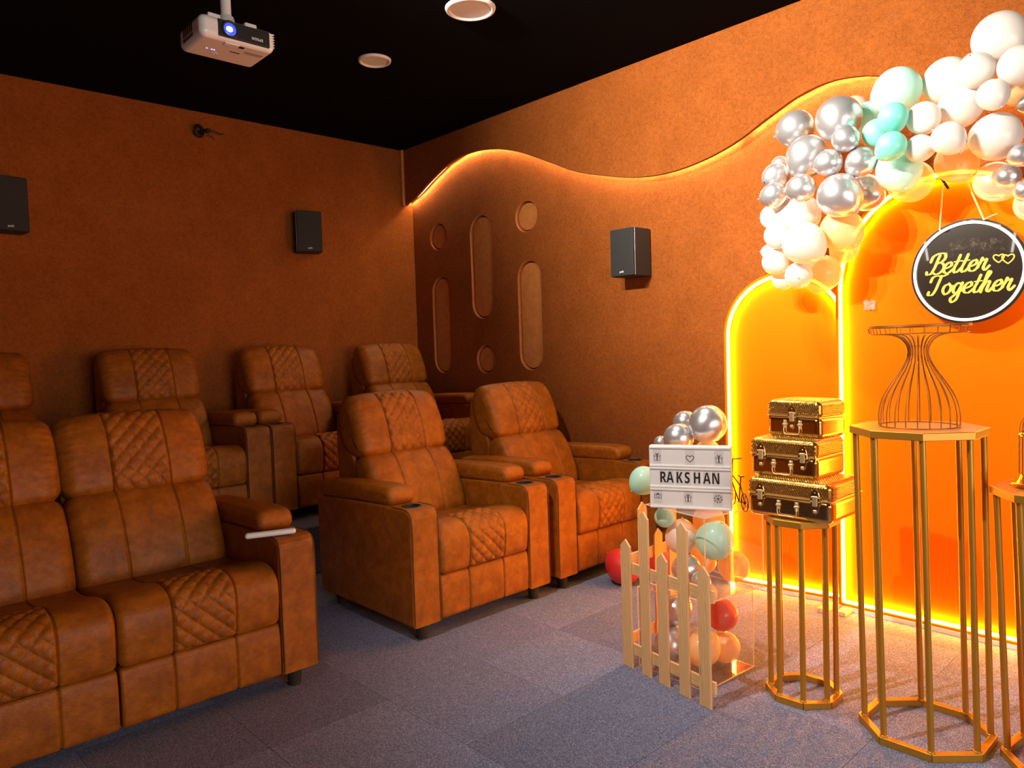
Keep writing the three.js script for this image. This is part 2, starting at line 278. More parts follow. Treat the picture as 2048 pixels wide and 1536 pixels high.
function seatUnit(parent, o, x) {
  const s = part('seat_cushion', o.seat, M.leather, parent); s.position.x = x; part('quilted_panel', o.seatQ, M.leather, s).userData.label = 'diamond stitched panel';
  part('back_cushion', o.back, M.leather, parent).position.x = x;
  const h = part('headrest', o.head, M.leather, parent); h.position.x = x; part('quilted_panel', o.headQ, M.leather, h).userData.label = 'diamond stitched panel';
  part('front_panel', o.base, M.leather, parent).position.x = x;
}
const unit = seatGeos(.303), SHELL = shellG(.303);
const recliner = thing('recliner', 'brown leather recliner beside the sofa, with cup holders and quilted headrest', 'recliner', [2.467, 0, -2.862], 0, 'recliners of the front row');
seatUnit(recliner, unit, 0); part('back_shell', SHELL, M.leather, recliner);
for (const s of [-1, 1]) { arm(recliner, s * .387); for (const z of [-.06, -.82]) { const f = part('foot', footG, M.foot, recliner); f.position.set(s * .385, 0, z); } }
part('under_frame', box(.56, .1, .7, 0, .15, -.45), M.dark, recliner);
copyOf(recliner, [3.475, 0, -2.862], 0, 'brown leather recliner against the felt side wall in the front row', null);
recliner.userData.group = undefined; delete recliner.userData.group;
[[.63, 'brown recliner on the riser behind the sofa, farthest from the side wall'], [1.62, 'brown recliner on the riser directly behind the sofa seat nearest the recliners'], [2.565, 'brown recliner on the riser, next to the one in the wall corner'], [3.56, 'brown recliner on the riser in the corner below the pill recesses']].forEach(([x, l]) => copyOf(recliner, [x, .31, -4.5], 0, l, null));
{
  const sofa = thing('sofa', 'brown leather two seat reclining sofa with quilted headrests', 'sofa', [.72, 0, -2.862]);
  const o = seatGeos(.3055), sh = shellG(.3055);
  for (const x of [-.307, .307]) { seatUnit(sofa, o, x); part('back_shell', sh, M.leather, sofa).position.x = x; }
  for (const s of [-1, 1]) { arm(sofa, s * .6975); for (const z of [-.06, -.82]) part('foot', footG, M.foot, sofa).position.set(s * .69, 0, z); }
  part('under_frame', box(1.16, .1, .7, 0, .15, -.45), M.dark, sofa);
}
{
  // white remote lying across the sofa's cup holder
  const a = V(1.244, .664, -2.972), b = V(1.436, .664, -2.90), d = b.clone().sub(a), L = d.length();
  const r = thing('remote_control', 'slim white remote lying across the sofa cup holder', 'remote', [(a.x + b.x) / 2, .648, (a.z + b.z) / 2], Math.atan2(-d.z, d.x));
  part('body', rbox(L, .024, .03, .0115, 0, .012, 0, 4), M.whiteGloss, r); part('end_socket', cyl(.0055, .0055, .002, 0, 0, 0, 16).rotateZ(Math.PI / 2).translate(-L / 2, .012, 0), M.blackPlastic, r);
}

// ------------------------------------------------------------------ loudspeakers, camera bracket, ceiling discs, projector
const font = await new FontLoader().loadAsync('fonts/droid/droid_sans_bold.typeface.json');
function text(s, size, depth = .001) { const g = new TextGeometry(s, { font, size, depth, curveSegments: 3, bevelEnabled: false }); g.computeBoundingBox(); const c = g.boundingBox.getCenter(V()); return g.translate(-c.x, -c.y, 0); }
function loudspeaker(label, pos, turn, w, h, d, tilt = 0) {
  const g = thing('wall_speaker', label, 'speaker', pos, turn); const t = g;
  part('cabinet', rbox(w, h, d - .03, .006, 0, 0, (d - .03) / 2 + .012), M.speaker, t);
  part('front_grille', rbox(w - .004, h - .004, .02, .007, 0, 0, d - .008), M.grille, t);
  part('edge_strip', rbox(.004, h - .006, .004, .0015, -w / 2 + .001, 0, d - .019), M.silver, t); part('edge_strip', rbox(.004, h - .006, .004, .0015, w / 2 - .001, 0, d - .019), M.silver, t);
  part('badge', text('polk', .012).translate(0, -h / 2 + .028, d + .0022), M.white, t);
  part('wall_bracket', rbox(w * .4, h * .3, .014, .003, 0, 0, .007), M.blackPlastic, t);
  return g;
}
loudspeaker('small black loudspeaker on the side wall right of the pill recesses', [4.1, 2.01, -3.063], -Math.PI / 2, .192, .315, .2);
loudspeaker('small black loudspeaker on the back wall near the corner', [3.0, 2.40, ZB], -.28, .205, .33, .17);
loudspeaker('small black loudspeaker on the back wall, farther from the corner', [.90, 2.40, ZB], .12, .21, .34, .17);
{
  const g = thing('camera_bracket', 'small black camera bracket with loose wires on the back wall', 'bracket', [2.17, 3.09, ZB]);
  part('mount_ring', new THREE.TorusGeometry(.038, .012, 8, 24).rotateY(.5).translate(-.01, 0, .03), M.blackPlastic, g);
  part('swivel_arm', merge([bar(V(0, 0, 0), V(.03, .0, .06), .014), rbox(.03, .03, .03, .008, .045, .005, .06)]), M.blackPlastic, g);
  part('wire', tube([V(.05, .01, .06), V(.09, .005, .06), V(.13, 0, .05), V(.17, .004, .045)], .004, 20, 5), M.blackPlastic, g);
  part('wire', tube([V(.03, 0, .06), V(.05, -.03, .06), V(.08, -.035, .05), V(.1, -.05, .04)], .003, 20, 5), M.blackPlastic, g);
}
function ceilingDisc(label, x, z, r) {
  const g = thing('ceiling_disc', label, 'ceiling fitting', [x, H, z]);
  part('rim', new THREE.LatheGeometry([[r * .8, -.004], [r * .82, -.013], [r * .9, -.016], [r * .97, -.012], [r, -.003], [r, 0]].map(([a, b]) => new THREE.Vector2(a, b)), 56), M.white, g);
  part('cover', new THREE.LatheGeometry([[0, -.008], [r * .7, -.008], [r * .79, -.0065], [r * .82, -.003]].map(([a, b]) => new THREE.Vector2(a, b)), 56), M.white, g);
}
ceilingDisc('smaller round white ceiling fitting, nearer the rear wall', 2.657, -4.0, .103);
ceilingDisc('larger round white ceiling fitting, nearer the screen', 2.67, -3.08, .137);
{
  const g = thing('projector', 'white ceiling projector with a lit blue lens, hung upside down', 'projector', [1.315, 2.665, -3.065]);
  part('housing', rbox(.31, .088, .235, .026, 0, .046, 0, 5), M.whiteGloss, g);
  const fp = part('front_plate', rbox(.215, .066, .012, .005, .022, .047, .1145), M.blackPlastic, g);
  part('brand_text', text('EPSON', .011).rotateZ(Math.PI).translate(.075, .036, .1206), M.white, fp);
  part('lens_ring', new THREE.TorusGeometry(.03, .005, 10, 32).translate(-.038, .047, .121), M.blackPlastic, g);
  part('lens_glass_light', new THREE.SphereGeometry(.027, 28, 14).scale(1, 1, .25).translate(-.038, .047, .1185), S({ color: C(.02, .02, .08), emissive: C(.06, .12, 1), emissiveIntensity: 1.1, roughness: .15 }), g).userData.label = 'blue lit lens glass';
  part('lens_light', new THREE.SphereGeometry(.012, 24, 12).scale(1.15, .95, .35).translate(-.041, .046, .1235), M.lensGlow, g);
  for (let k = 0; k < 6; k++) part('front_vent_slat', rbox(.024, .004, .01, .0015, .139, .022 + k * .0105, .1135), M.white, g);
  for (let r = 0; r < 5; r++) { part('side_vent', box(.002, .034, .012, -.1552, .056, .03 - r * .021), M.blackPlastic, g); part('side_vent', box(.002, .013, .012, -.1552, .027, .03 - r * .021), M.blackPlastic, g); }
  part('lens_slider', rbox(.06, .006, .026, .002, -.02, .002, .085), M.white, g); part('lens_slider_slot', box(.022, .001, .018, .022, .0012, .083), M.blackPlastic, g);
  part('brand_text', text('EPSON', .009).rotateX(Math.PI / 2).rotateY(Math.PI).translate(.02, .0012, .02), M.grille, g);
  part('rating_plate', box(.075, .0008, .03, .09, .0016, .045), S({ color: C(.42, .38, .33), roughness: .7 }), g);
  for (const x of [-.085, -.065, -.055]) part('status_led', cyl(.0035, .0035, .002, x, .0016, -.005, 10), M.blueLed, g);
  for (const [x, z] of [[-.01, -.01], [.0, -.02], [.01, -.01], [0, 0]]) part('key_button', cyl(.004, .004, .002, x - .04, .0016, z - .03, 10), M.white, g);
  part('mount_plate', rbox(.16, .012, .12, .004, 0, .098, 0), M.white, g);
  part('mount_arm', merge([rbox(.05, .02, .02, .004, .06, .094, .09), rbox(.05, .02, .02, .004, -.09, .094, .09)]), M.white, g);
  part('mount_collar', new THREE.LatheGeometry([[.022, .15], [.03, .145], [.034, .125], [.05, .11], [.052, .1]].map(([a, b]) => new THREE.Vector2(a, b)), 32), M.white, g);
  part('mount_pole', cyl(.021, .021, H - 2.665 - .1, 0, (H - 2.665 - .1) / 2 + .1, 0, 32), M.white, g);
  const l = new THREE.SpotLight(C(.8, .88, 1), 5, 9, .32, .3, 2); l.position.set(1.277, 2.712, -2.92); l.target.position.set(1.277, 1.5, ZF); l.castShadow = true; scene.add(l, l.target);
}
{
  const s = thing('projection_screen', 'wide white projection screen on the front wall', 'screen', [1.2, 1.55, ZF]);
  part('screen_surface', box(3.0, 1.7, .01, 0, 0, -.02), M.screenGlow, s); part('frame', merge([box(3.1, .05, .03, 0, .875, -.02), box(3.1, .05, .03, 0, -.875, -.02), box(.05, 1.8, .03, 1.525, 0, -.02), box(.05, 1.8, .03, -1.525, 0, -.02)]), M.blackPlastic, s);
  const l = new THREE.RectAreaLight(C(1, .88, .8), SCREEN_POWER, 3, 1.7); l.position.set(1.2, 1.55, ZF - .03); l.lookAt(1.2, 1.55, 0); scene.add(l);
}
// ceiling spotlights trained on the backdrop
[[.62, -2.5, [4.0, 3.0, -2.45], SPOT_POWER * 2.1], [.55, -2.2, [4.0, 2.9, -1.5], SPOT_POWER * 1.9], [.66, -1.9, [3.2, 1.0, -1.6], SPOT_POWER * 1.08], [2.55, -2.32, [3.6, 1.2, -1.3], NEAR_POWER], [2.45, -2.05, [3.6, 1.2, -1.2], NEAR_POWER]].forEach(([x, z, t, power]) => {
  const far = x < 1, p = V(x, far ? H - .1 : H - .03, z), d = V(...t).sub(p).normalize();
  const g = thing(far ? 'ceiling_spotlight' : 'ceiling_downlight', far ? 'black ceiling spotlight above the sofa, aimed at the balloon backdrop' : 'round white recessed ceiling downlight above the picket fence', far ? 'spotlight' : 'downlight', [x, H, z], 0, far ? 'ceiling spotlights above the sofa' : 'ceiling downlights above the fence');
  if (far) {
    part('base', cyl(.05, .05, .02, 0, -.01, 0), M.blackPlastic, g); part('stem', cyl(.008, .008, .09, 0, -.055, 0), M.blackPlastic, g);
    const q = new THREE.Quaternion().setFromUnitVectors(V(0, 1, 0), d);
    const can = part('can', new THREE.LatheGeometry([[0, -.06], [.034, -.06], [.038, -.05], [.04, .06], [.036, .06], [.034, .03]].map(([a, b]) => new THREE.Vector2(a, b)), 28), M.blackPlastic, g); can.position.set(0, -.1, 0); can.quaternion.copy(q);
    const lens = part('lamp_lens', cyl(.034, .034, .004, 0, .032, 0), M.lampGlow, g); lens.position.set(0, -.1, 0); lens.quaternion.copy(q);
  } else {
    part('rim', new THREE.LatheGeometry([[.062, -.004], [.066, -.011], [.08, -.011], [.086, -.003], [.086, 0]].map(([a, b]) => new THREE.Vector2(a, b)), 40), M.white, g);
    part('lamp_lens', cyl(.062, .062, .004, 0, -.004, 0, 40), M.lampGlow, g);
  }
  const l = new THREE.SpotLight(SPOT, power, 0, t[1] > 2 ? .66 : .78, 1, 2); l.position.copy(p.clone().addScaledVector(d, far ? .07 : 0)); l.target.position.set(...t); l.castShadow = true; l.shadow.radius = 1.2; l.shadow.mapSize.set(2048, 2048); scene.add(l, l.target);
});

// ------------------------------------------------------------------ lit arch backdrops
function archLine(hw, base, spring, inset, n = 28) {
  const r = hw - inset, o = []; o.push([-r, base + inset]); o.push([-r, spring]);
  for (let i = 1; i < n; i++) { const a = Math.PI - Math.PI * i / n; o.push([r * Math.cos(a), spring + r * Math.sin(a)]); }
  o.push([r, spring]); o.push([r, base + inset]); return o;
}
function archBoard(label, pos, turn, hw, spring, sides) {
  const g = thing('arch_backdrop', label, 'backdrop', pos, turn); const base = .022;
  const sh = new THREE.Shape(archLine(hw, base, spring, 0).map(([x, y]) => new THREE.Vector2(x, y)));
  part('board', triUV(new THREE.ExtrudeGeometry(sh, { depth: .03, bevelEnabled: false }).translate(0, 0, -.03)), M.orange, g);
  part('base_strip', box(2 * hw, .02, .05, 0, .0105, -.008), M.white, g).userData.label = 'pale metal strip along the foot';
  const outer = new THREE.Shape(archLine(hw, base, spring, 0).map(([x, y]) => new THREE.Vector2(x, y))); outer.holes.push(new THREE.Path(archLine(hw, base, spring, .012).map(([x, y]) => new THREE.Vector2(x, y))));
  part('edge_lip', triUV(new THREE.ExtrudeGeometry(outer, { depth: .012, bevelEnabled: false })), M.orange, g);
  const line = archLine(hw, base, spring, .024); const cornerR = .02; const L = line.map(([x, y]) => V(x, y, .009));
  const path = new THREE.CurvePath(); for (let i = 0; i < L.length; i++) path.add(new THREE.LineCurve3(L[i], L[(i + 1) % L.length]));
  const pts = path.getSpacedPoints(360); part('neon_tube', new THREE.TubeGeometry(new THREE.CatmullRomCurve3(pts.slice(0, -1), true), 420, .0085, 8, true), M.neon, g);
  // the light of the tube, in lengths of straight strip that look across the board from its inner side
  const seg = []; seg.push([L[0], L[1], sides[0]]); const arc = L.slice(1, -1); for (let i = 0; i + 4 < arc.length; i += 4) seg.push([arc[i], arc[i + 4], 1]); seg.push([L[L.length - 2], L[L.length - 1], sides[1]]); seg.push([L[L.length - 1], L[0], 1]);
  g.updateMatrixWorld();
  for (const [a, b, k] of seg) {
    if (!k) continue; const t = b.clone().sub(a), len = t.length(); t.normalize(); const mid = a.clone().add(b).multiplyScalar(.5), c = V(0, spring * .55, .009);
    const inw = V(-t.y, t.x, 0); if (inw.dot(c.clone().sub(mid)) < 0) inw.multiplyScalar(-1);
    const l = new THREE.RectAreaLight(LED, LED_POWER * k, len, .012); l.position.copy(mid).addScaledVector(inw, .0105); l.position.z = .010;
    const z = inw.clone().multiplyScalar(-1), y = z.clone().cross(t); l.quaternion.setFromRotationMatrix(new THREE.Matrix4().makeBasis(t, y, z)); g.add(l);
    if (len > .4) { const f = new THREE.RectAreaLight(LED, LED_FRONT * k, len, .016); f.position.copy(mid); f.position.z = .0195; const zb = V(0, 0, -1), yb = zb.clone().cross(t); f.quaternion.setFromRotationMatrix(new THREE.Matrix4().makeBasis(t, yb, zb)); g.add(f); }
  }
  return g;
}
const bigArch = archBoard('tall orange arch backdrop edged with glowing neon, behind the round sign', [3.79, 0, -1.11], -Math.PI / 2, .5, 1.655, [1, 1]);
const smallArch = archBoard('low orange arch backdrop edged with glowing neon, beside the felt wall', [3.822, 0, -1.905], -Math.PI / 2 + .131, .34, 1.43, [1, 0]);
[[3.74, -1.56], [3.72, -1.65], [3.74, -.75]].forEach(([x, z], i) => tag(part('wooden_block', rbox(.14, .022, .045, .003, x + .01, .011, z), M.wood), ['small wooden foot block under the corner of the tall arch', 'small wooden foot block where the low arch meets the tall one', 'small wooden foot block under the tall arch, near the gold lantern'][i], 'wood block'));
{
  const g = new THREE.PlaneGeometry(.062, .055, 10, 9), p = g.attributes.position; for (let i = 0; i < p.count; i++) { p.setZ(i, .002 + .02 * rnd()); p.setX(i, p.getX(i) * .8 + .012 * (rnd() - .5)); p.setY(i, p.getY(i) * .8 + .012 * (rnd() - .5)); }
  const t = part('tape_scrap', g, M.tape); t.position.set(3.788, 1.557, -1.444); t.rotation.y = -Math.PI / 2; tag(t, 'crumpled scrap of clear tape stuck to the tall arch', 'tape');
}

// ------------------------------------------------------------------ round hanging sign
function canvasTex(w, h, draw) { const c = document.createElement('canvas'); c.width = w; c.height = h; draw(c.getContext('2d'), w, h); const t = new THREE.CanvasTexture(c); t.colorSpace = THREE.SRGBColorSpace; return t; }
const GLYPH = {
  B: [1.25, [[.78, 1.8], [.62, 1.2], [.45, .5], [.2, .04], [-.12, .02], [-.16, .22]], [[.05, 1.2], [.2, 1.7], [.75, 1.97], [1.22, 1.85], [1.28, 1.45], [1.0, 1.12], [.66, 1.02], [1.1, 1.0], [1.32, .62], [1.1, .14], [.7, -.03], [.42, .12]]],
  e: [.82, [[.02, .42], [.38, .5], [.7, .74], [.6, 1.0], [.32, .92], [.1, .5], [.18, .1], [.5, 0], [.9, .34]]],
  t: [.66, [[.5, 1.6], [.34, .95], [.16, .35], [.24, .02], [.48, .05], [.72, .34]], [[.06, 1.02], [.7, 1.06]]],
  r: [.95, [[0, .35], [.2, .8], [.28, 1.12], [.34, .94], [.64, .98], [.56, .6], [.5, .2], [.66, .0], [.98, .36]]],
  T: [1.15, [[-.05, 1.3], [.08, 1.72], [.45, 1.86], [.9, 1.78], [1.38, 1.95]], [[.85, 1.8], [.68, 1.1], [.5, .4], [.24, 0], [-.08, .05], [-.06, .3]]],
  o: [.88, [[.5, 1.0], [.15, .8], [.05, .35], [.28, 0], [.62, .2], [.72, .65], [.5, 1.0], [.66, .82], [.92, .78]]],
  g: [.9, [[.7, .88], [.42, 1.0], [.12, .62], [.16, .12], [.44, .12], [.68, .6], [.78, 1.0], [.66, .3], [.46, -.6], [.12, -.8], [-.04, -.52], [.3, -.1], [.92, .36]]],
  h: [.98, [[0, .35], [.42, 1.3], [.62, 1.82], [.48, 1.9], [.32, 1.3], [.1, 0]], [[.16, .4], [.46, .96], [.68, .94], [.62, .5], [.58, .12], [.74, 0], [1.0, .34]]],
};
function script(ctx, word, x, y, s, w) {
  ctx.lineCap = 'round'; ctx.lineJoin = 'round';
  for (const ch of word) {
    const [adv, ...strokes] = GLYPH[ch];
    for (const st of strokes) {
      const pts = new THREE.CatmullRomCurve3(st.map(([a, b]) => V(a + b * .18, b, 0)), false, 'centripetal').getPoints(60);
      for (let k = 1; k < pts.length; k++) { const dx = pts[k].x - pts[k - 1].x, dy = pts[k].y - pts[k - 1].y, l = Math.hypot(dx, dy) || 1; const th = w * (.42 + .75 * Math.abs(dy / l)); ctx.lineWidth = th * s; ctx.beginPath(); ctx.moveTo(x + pts[k - 1].x * s, y - pts[k - 1].y * s); ctx.lineTo(x + pts[k].x * s, y - pts[k].y * s); ctx.stroke(); }
    }
    x += adv * s;
  }
  return x;
}
function heartPath(ctx, x, y, s) { ctx.beginPath(); ctx.moveTo(x, y + s * .9); ctx.bezierCurveTo(x - s * 1.5, y - s * .1, x - s * .8, y - s * 1.05, x, y - s * .35); ctx.bezierCurveTo(x + s * .8, y - s * 1.05, x + s * 1.5, y - s * .1, x, y + s * .9); ctx.closePath(); }
{
  const Rr = .229; const g = thing('round_sign', 'round black hanging sign lettered Better Together inside a white neon ring', 'sign', [3.705, 1.674, -1.0], -Math.PI / 2);
  const face = canvasTex(1024, 1024, (c, W) => {
    c.fillStyle = '#241a10'; c.fillRect(0, 0, W, W);
    let k = 91; const r = () => { k = Math.imul(k ^ (k >>> 15), 0x2c1b3c6d) + 0x9e3779b9 | 0; return ((Math.imul(k ^ (k >>> 13), 0x85ebca6b)) >>> 0) / 4294967296; };
    for (const [x, y, s, n] of [[500, 250, 120, 46], [640, 280, 90, 40], [420, 260, 60, 22], [760, 240, 50, 18], [330, 330, 60, 14], [800, 330, 50, 10]]) for (let i = 0; i < n; i++) { c.fillStyle = `rgba(${150 + r() * 50},${145 + r() * 45},${125 + r() * 30},${.04 + r() * .13})`; c.beginPath(); c.ellipse(x + (r() - .5) * s * 2, y + (r() - .5) * s, 5 + r() * 18, 4 + r() * 9, r() * 3, 0, 7); c.fill(); }
    for (let i = 0; i < 60; i++) { c.strokeStyle = `rgba(175,165,140,${.05 + r() * .16})`; c.lineWidth = 1.5 + r() * 2; const x = 420 + r() * 330, y = 250 + r() * 170, l = 20 + r() * 70; c.beginPath(); c.moveTo(x, y); c.lineTo(x + l, y - l * .7); c.stroke(); }
    for (let i = 0; i < 160; i++) { c.fillStyle = `rgba(150,140,115,${.04 + r() * .1})`; c.beginPath(); c.arc(r() * W, r() * W, 1 + r() * 3, 0, 7); c.fill(); }
    c.strokeStyle = '#e8c95a'; script(c, 'Better', 158, 512, 103, .23); script(c, 'Together', 164, 722, 102, .23);
    c.lineWidth = 13; heartPath(c, 776, 408, 50); c.stroke(); heartPath(c, 852, 420, 56); c.stroke();
  });
  const uvDisc = (geo) => { const p = geo.attributes.position, u = geo.attributes.uv; for (let i = 0; i < p.count; i++) u.setXY(i, .5 + p.getX(i) / (2 * Rr), .5 + p.getY(i) / (2 * Rr)); return geo; };
  part('backing', new THREE.CylinderGeometry(Rr, Rr, .012, 72).rotateX(Math.PI / 2).translate(0, 0, -.006), M.blackPlastic, g);
  part('printed_face', uvDisc(new THREE.CircleGeometry(Rr - .001, 72).translate(0, 0, .0008)), P({ map: face, roughness: .22, clearcoat: .4 }), g).userData.label = 'smudged dark face with gold lettering and two linked hearts';
  part('neon_ring_tube', new THREE.TorusGeometry(Rr - .017, .0058, 10, 96).translate(0, 0, .007), M.ring, g).userData.label = 'glowing white neon ring';
  for (let i = 0; i < 10; i++) { const a = i / 10 * Math.PI * 2, l = new THREE.RectAreaLight(C(1, .97, .92), 10, .12, .01); l.position.set((Rr - .017) * Math.cos(a), (Rr - .017) * Math.sin(a), .0145); l.rotation.set(0, Math.PI, 0); l.quaternion.setFromRotationMatrix(new THREE.Matrix4().makeBasis(V(Math.sin(a), -Math.cos(a), 0), V(Math.cos(a), Math.sin(a), 0).multiplyScalar(1), V(0, 0, -1))); g.add(l); }
  part('hanging_string', bar(V(-.108, .195, .008), V(-.095, .40, .0), .0025), M.string, g); part('hanging_string', bar(V(.065, .215, .008), V(-.005, .40, .0), .0032), M.string, g);
  part('string_knot', tube([V(.065, .215, .01), V(.09, .225, .015), V(.115, .232, .012)], .002, 10, 5), M.string, g); part('string_knot', tube([V(-.108, .195, .01), V(-.09, .188, .014), V(-.07, .196, .012)], .002, 10, 5), M.string, g);
  part('binder_clip', rbox(.012, .06, .008, .002).rotateZ(.5).translate(-.09, .4, -.01), M.blackPlastic, g);
}

// ------------------------------------------------------------------ balloons
const balloonG = (() => { const pr = []; for (let i = 0; i <= 30; i++) { const a = Math.PI * i / 30; let y = Math.cos(a), r = Math.sin(a); if (y < 0) { const t = -y; y *= 1 + .13 * t * t * t; r *= 1 - .03 * t; } pr.push(new THREE.Vector2(Math.max(r, 0), y)); } return new THREE.LatheGeometry(pr.reverse(), 40); })();
const knotG = merge([new THREE.LatheGeometry([[.0, -1.1], [.03, -1.12], [.045, -1.15], [.035, -1.18], [.06, -1.215], [.075, -1.225], [.03, -1.22], [0, -1.2]].map(([r, y]) => new THREE.Vector2(r, y)).reverse(), 14)]);
const LBL = {
  garland: { s: ['shiny silver balloon in the arch garland', 'silver balloons of the garland'], c: ['pearly see-through balloon glowing gold in the arch garland', 'pearly balloons of the garland'], w: ['matt white balloon in the arch garland', 'white balloons of the garland'], b: ['blush tinted balloon in the lower end of the garland', 'blush balloons of the garland'], k: ['cream balloon with the amber neon light put into its colour', 'cream balloons of the garland'], p: ['large pale green white balloon at the top of the garland', null], m: ['pale mint balloon in the arch garland', 'pale mint balloons of the garland'], t: ['small bright mint balloon in the arch garland', 'bright mint balloons of the garland'] },
};
function balloon(c, x, y, z, r, label, group, dir) {
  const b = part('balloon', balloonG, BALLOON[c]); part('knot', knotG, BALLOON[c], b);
  b.position.set(x, y, z); b.scale.set(r * .99, r * 1.0, r * .99);
  const d = dir || V(.25 * rnd() - .55 * rnd(), -.9 * rnd() + .15, (rnd() - .5) * 1.8).normalize(); b.quaternion.setFromUnitVectors(V(0, -1, 0), d);
  return tag(b, label, 'balloon', group);
}
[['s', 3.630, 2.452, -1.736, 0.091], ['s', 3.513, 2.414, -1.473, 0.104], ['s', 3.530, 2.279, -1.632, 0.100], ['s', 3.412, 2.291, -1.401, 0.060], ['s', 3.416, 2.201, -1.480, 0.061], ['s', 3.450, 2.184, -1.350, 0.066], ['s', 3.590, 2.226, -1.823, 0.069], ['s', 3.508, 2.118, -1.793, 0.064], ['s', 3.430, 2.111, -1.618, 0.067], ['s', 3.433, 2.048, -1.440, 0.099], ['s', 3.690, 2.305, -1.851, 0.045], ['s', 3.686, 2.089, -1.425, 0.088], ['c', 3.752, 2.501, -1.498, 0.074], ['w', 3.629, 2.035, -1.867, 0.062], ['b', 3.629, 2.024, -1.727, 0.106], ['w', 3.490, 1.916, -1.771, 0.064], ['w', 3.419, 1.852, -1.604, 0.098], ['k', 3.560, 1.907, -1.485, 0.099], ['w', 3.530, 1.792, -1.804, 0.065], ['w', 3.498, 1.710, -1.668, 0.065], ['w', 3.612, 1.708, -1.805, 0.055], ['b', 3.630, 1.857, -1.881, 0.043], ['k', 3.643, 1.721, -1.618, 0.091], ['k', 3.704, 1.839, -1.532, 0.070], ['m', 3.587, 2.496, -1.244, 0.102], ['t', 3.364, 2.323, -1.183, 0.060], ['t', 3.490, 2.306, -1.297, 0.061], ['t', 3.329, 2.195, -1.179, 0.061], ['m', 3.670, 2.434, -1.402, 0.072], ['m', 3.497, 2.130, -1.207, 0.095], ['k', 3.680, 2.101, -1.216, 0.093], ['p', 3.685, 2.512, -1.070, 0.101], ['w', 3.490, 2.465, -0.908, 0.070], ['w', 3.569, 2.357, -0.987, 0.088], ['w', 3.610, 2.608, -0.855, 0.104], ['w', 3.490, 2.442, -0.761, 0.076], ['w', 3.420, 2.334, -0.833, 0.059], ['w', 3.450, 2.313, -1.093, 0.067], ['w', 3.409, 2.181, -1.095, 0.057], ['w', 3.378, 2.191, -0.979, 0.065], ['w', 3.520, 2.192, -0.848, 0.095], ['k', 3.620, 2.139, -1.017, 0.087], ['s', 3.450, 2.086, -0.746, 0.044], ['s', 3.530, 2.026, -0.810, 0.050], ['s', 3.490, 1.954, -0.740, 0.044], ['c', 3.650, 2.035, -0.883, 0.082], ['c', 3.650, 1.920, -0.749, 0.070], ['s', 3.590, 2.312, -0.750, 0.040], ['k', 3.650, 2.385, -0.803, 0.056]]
  .forEach(([c, x, y, z, r]) => {
    let [l, g] = LBL.garland[c]; const big = r > .085;
    if (c === 's' && z < -1.3) { l = big ? 'large shiny silver balloon beside the mint ones in the garland' : 'small shiny silver balloon beside the mint ones in the garland'; g = big ? 'large silver balloons of the garland' : 'small silver balloons of the garland'; }
    else if (c === 's') { l = 'small silver balloon above the round sign'; g = 'silver balloons above the sign'; }
    if (c === 'w') { const low = z < -1.5; l = (big ? 'large' : 'small') + ' matt white balloon ' + (low ? 'in the drooping lower end of the garland' : 'in the crest of the garland above the sign'); g = l + 's'; }
    balloon(c, x, y, z, r, l, g);
  });
[['s', 2.80, 1.045, -1.751, .083, 'large silver balloon rising highest behind the letter board'], ['s', 2.86, 1.036, -1.907, .056, 'silver balloon half hidden between two others behind the letter board'], ['s', 2.74, .981, -1.863, .067, 'silver balloon resting just behind the top of the letter board'], ['s', 2.80, .944, -1.999, .034, 'smallest silver balloon peeking over the letter board'], ['c', 2.87, .905, -1.80, .061, 'pearly balloon low behind the letter board'], ['s', 2.86, .775, -1.86, .073, 'silver balloon resting on the upper box behind the letter board'], ['m', 2.72, .778, -2.041, .066, 'mint balloon beside the letter board'],
 ['r', 3.37, .104, -2.69, .104, 'red balloon on the carpet in front of the recliner'], ['r', 3.58, .100, -2.55, .1, 'red balloon on the carpet by the felt wall'],
 ['m', 2.652, .644, -1.883, .047, 'small mint balloon in the upper acrylic box'], ['b', 2.712, .55, -1.837, .077, 'blush balloon in the upper acrylic box'], ['s', 2.656, .433, -1.779, .069, 'larger silver balloon in the upper acrylic box'], ['s', 2.609, .413, -1.68, .044, 'small silver balloon in the upper acrylic box'], ['m', 2.72, .561, -1.679, .086, 'pale green balloon in the upper acrylic box'], ['k', 2.81, .438, -1.645, .071, 'cream balloon coloured with neon light in the corner of the upper acrylic box'], ['k', 2.834, .611, -1.778, .074, 'cream balloon coloured with neon light at the back of the upper acrylic box'], ['k', 2.82, .43, -1.80, .061, 'cream balloon coloured with neon light low in the upper acrylic box'],
 ['s', 2.677, .234, -1.848, .07, 'upper silver balloon in the lower acrylic box'], ['s', 2.627, .094, -1.851, .078, 'lower silver balloon in the lower acrylic box'], ['k', 2.633, .119, -1.697, .08, 'pale cream balloon in the lower acrylic box'], ['k', 2.777, .087, -1.675, .069, 'cream balloon coloured with neon light in the lower acrylic box'], ['r', 2.765, .23, -1.681, .074, 'red balloon in the lower acrylic box'], ['r', 2.745, .066, -.52, .066, 'red balloon inside the foot of the lantern stand']]
  .forEach(([c, x, y, z, r, l]) => balloon(c, x, y, z, /acrylic/.test(l) ? r * .95 : r, l, null, V(rnd() - .6, (/acrylic|carpet/.test(l) ? .5 : -.5) * (.4 + rnd()), rnd() - .5).normalize()));

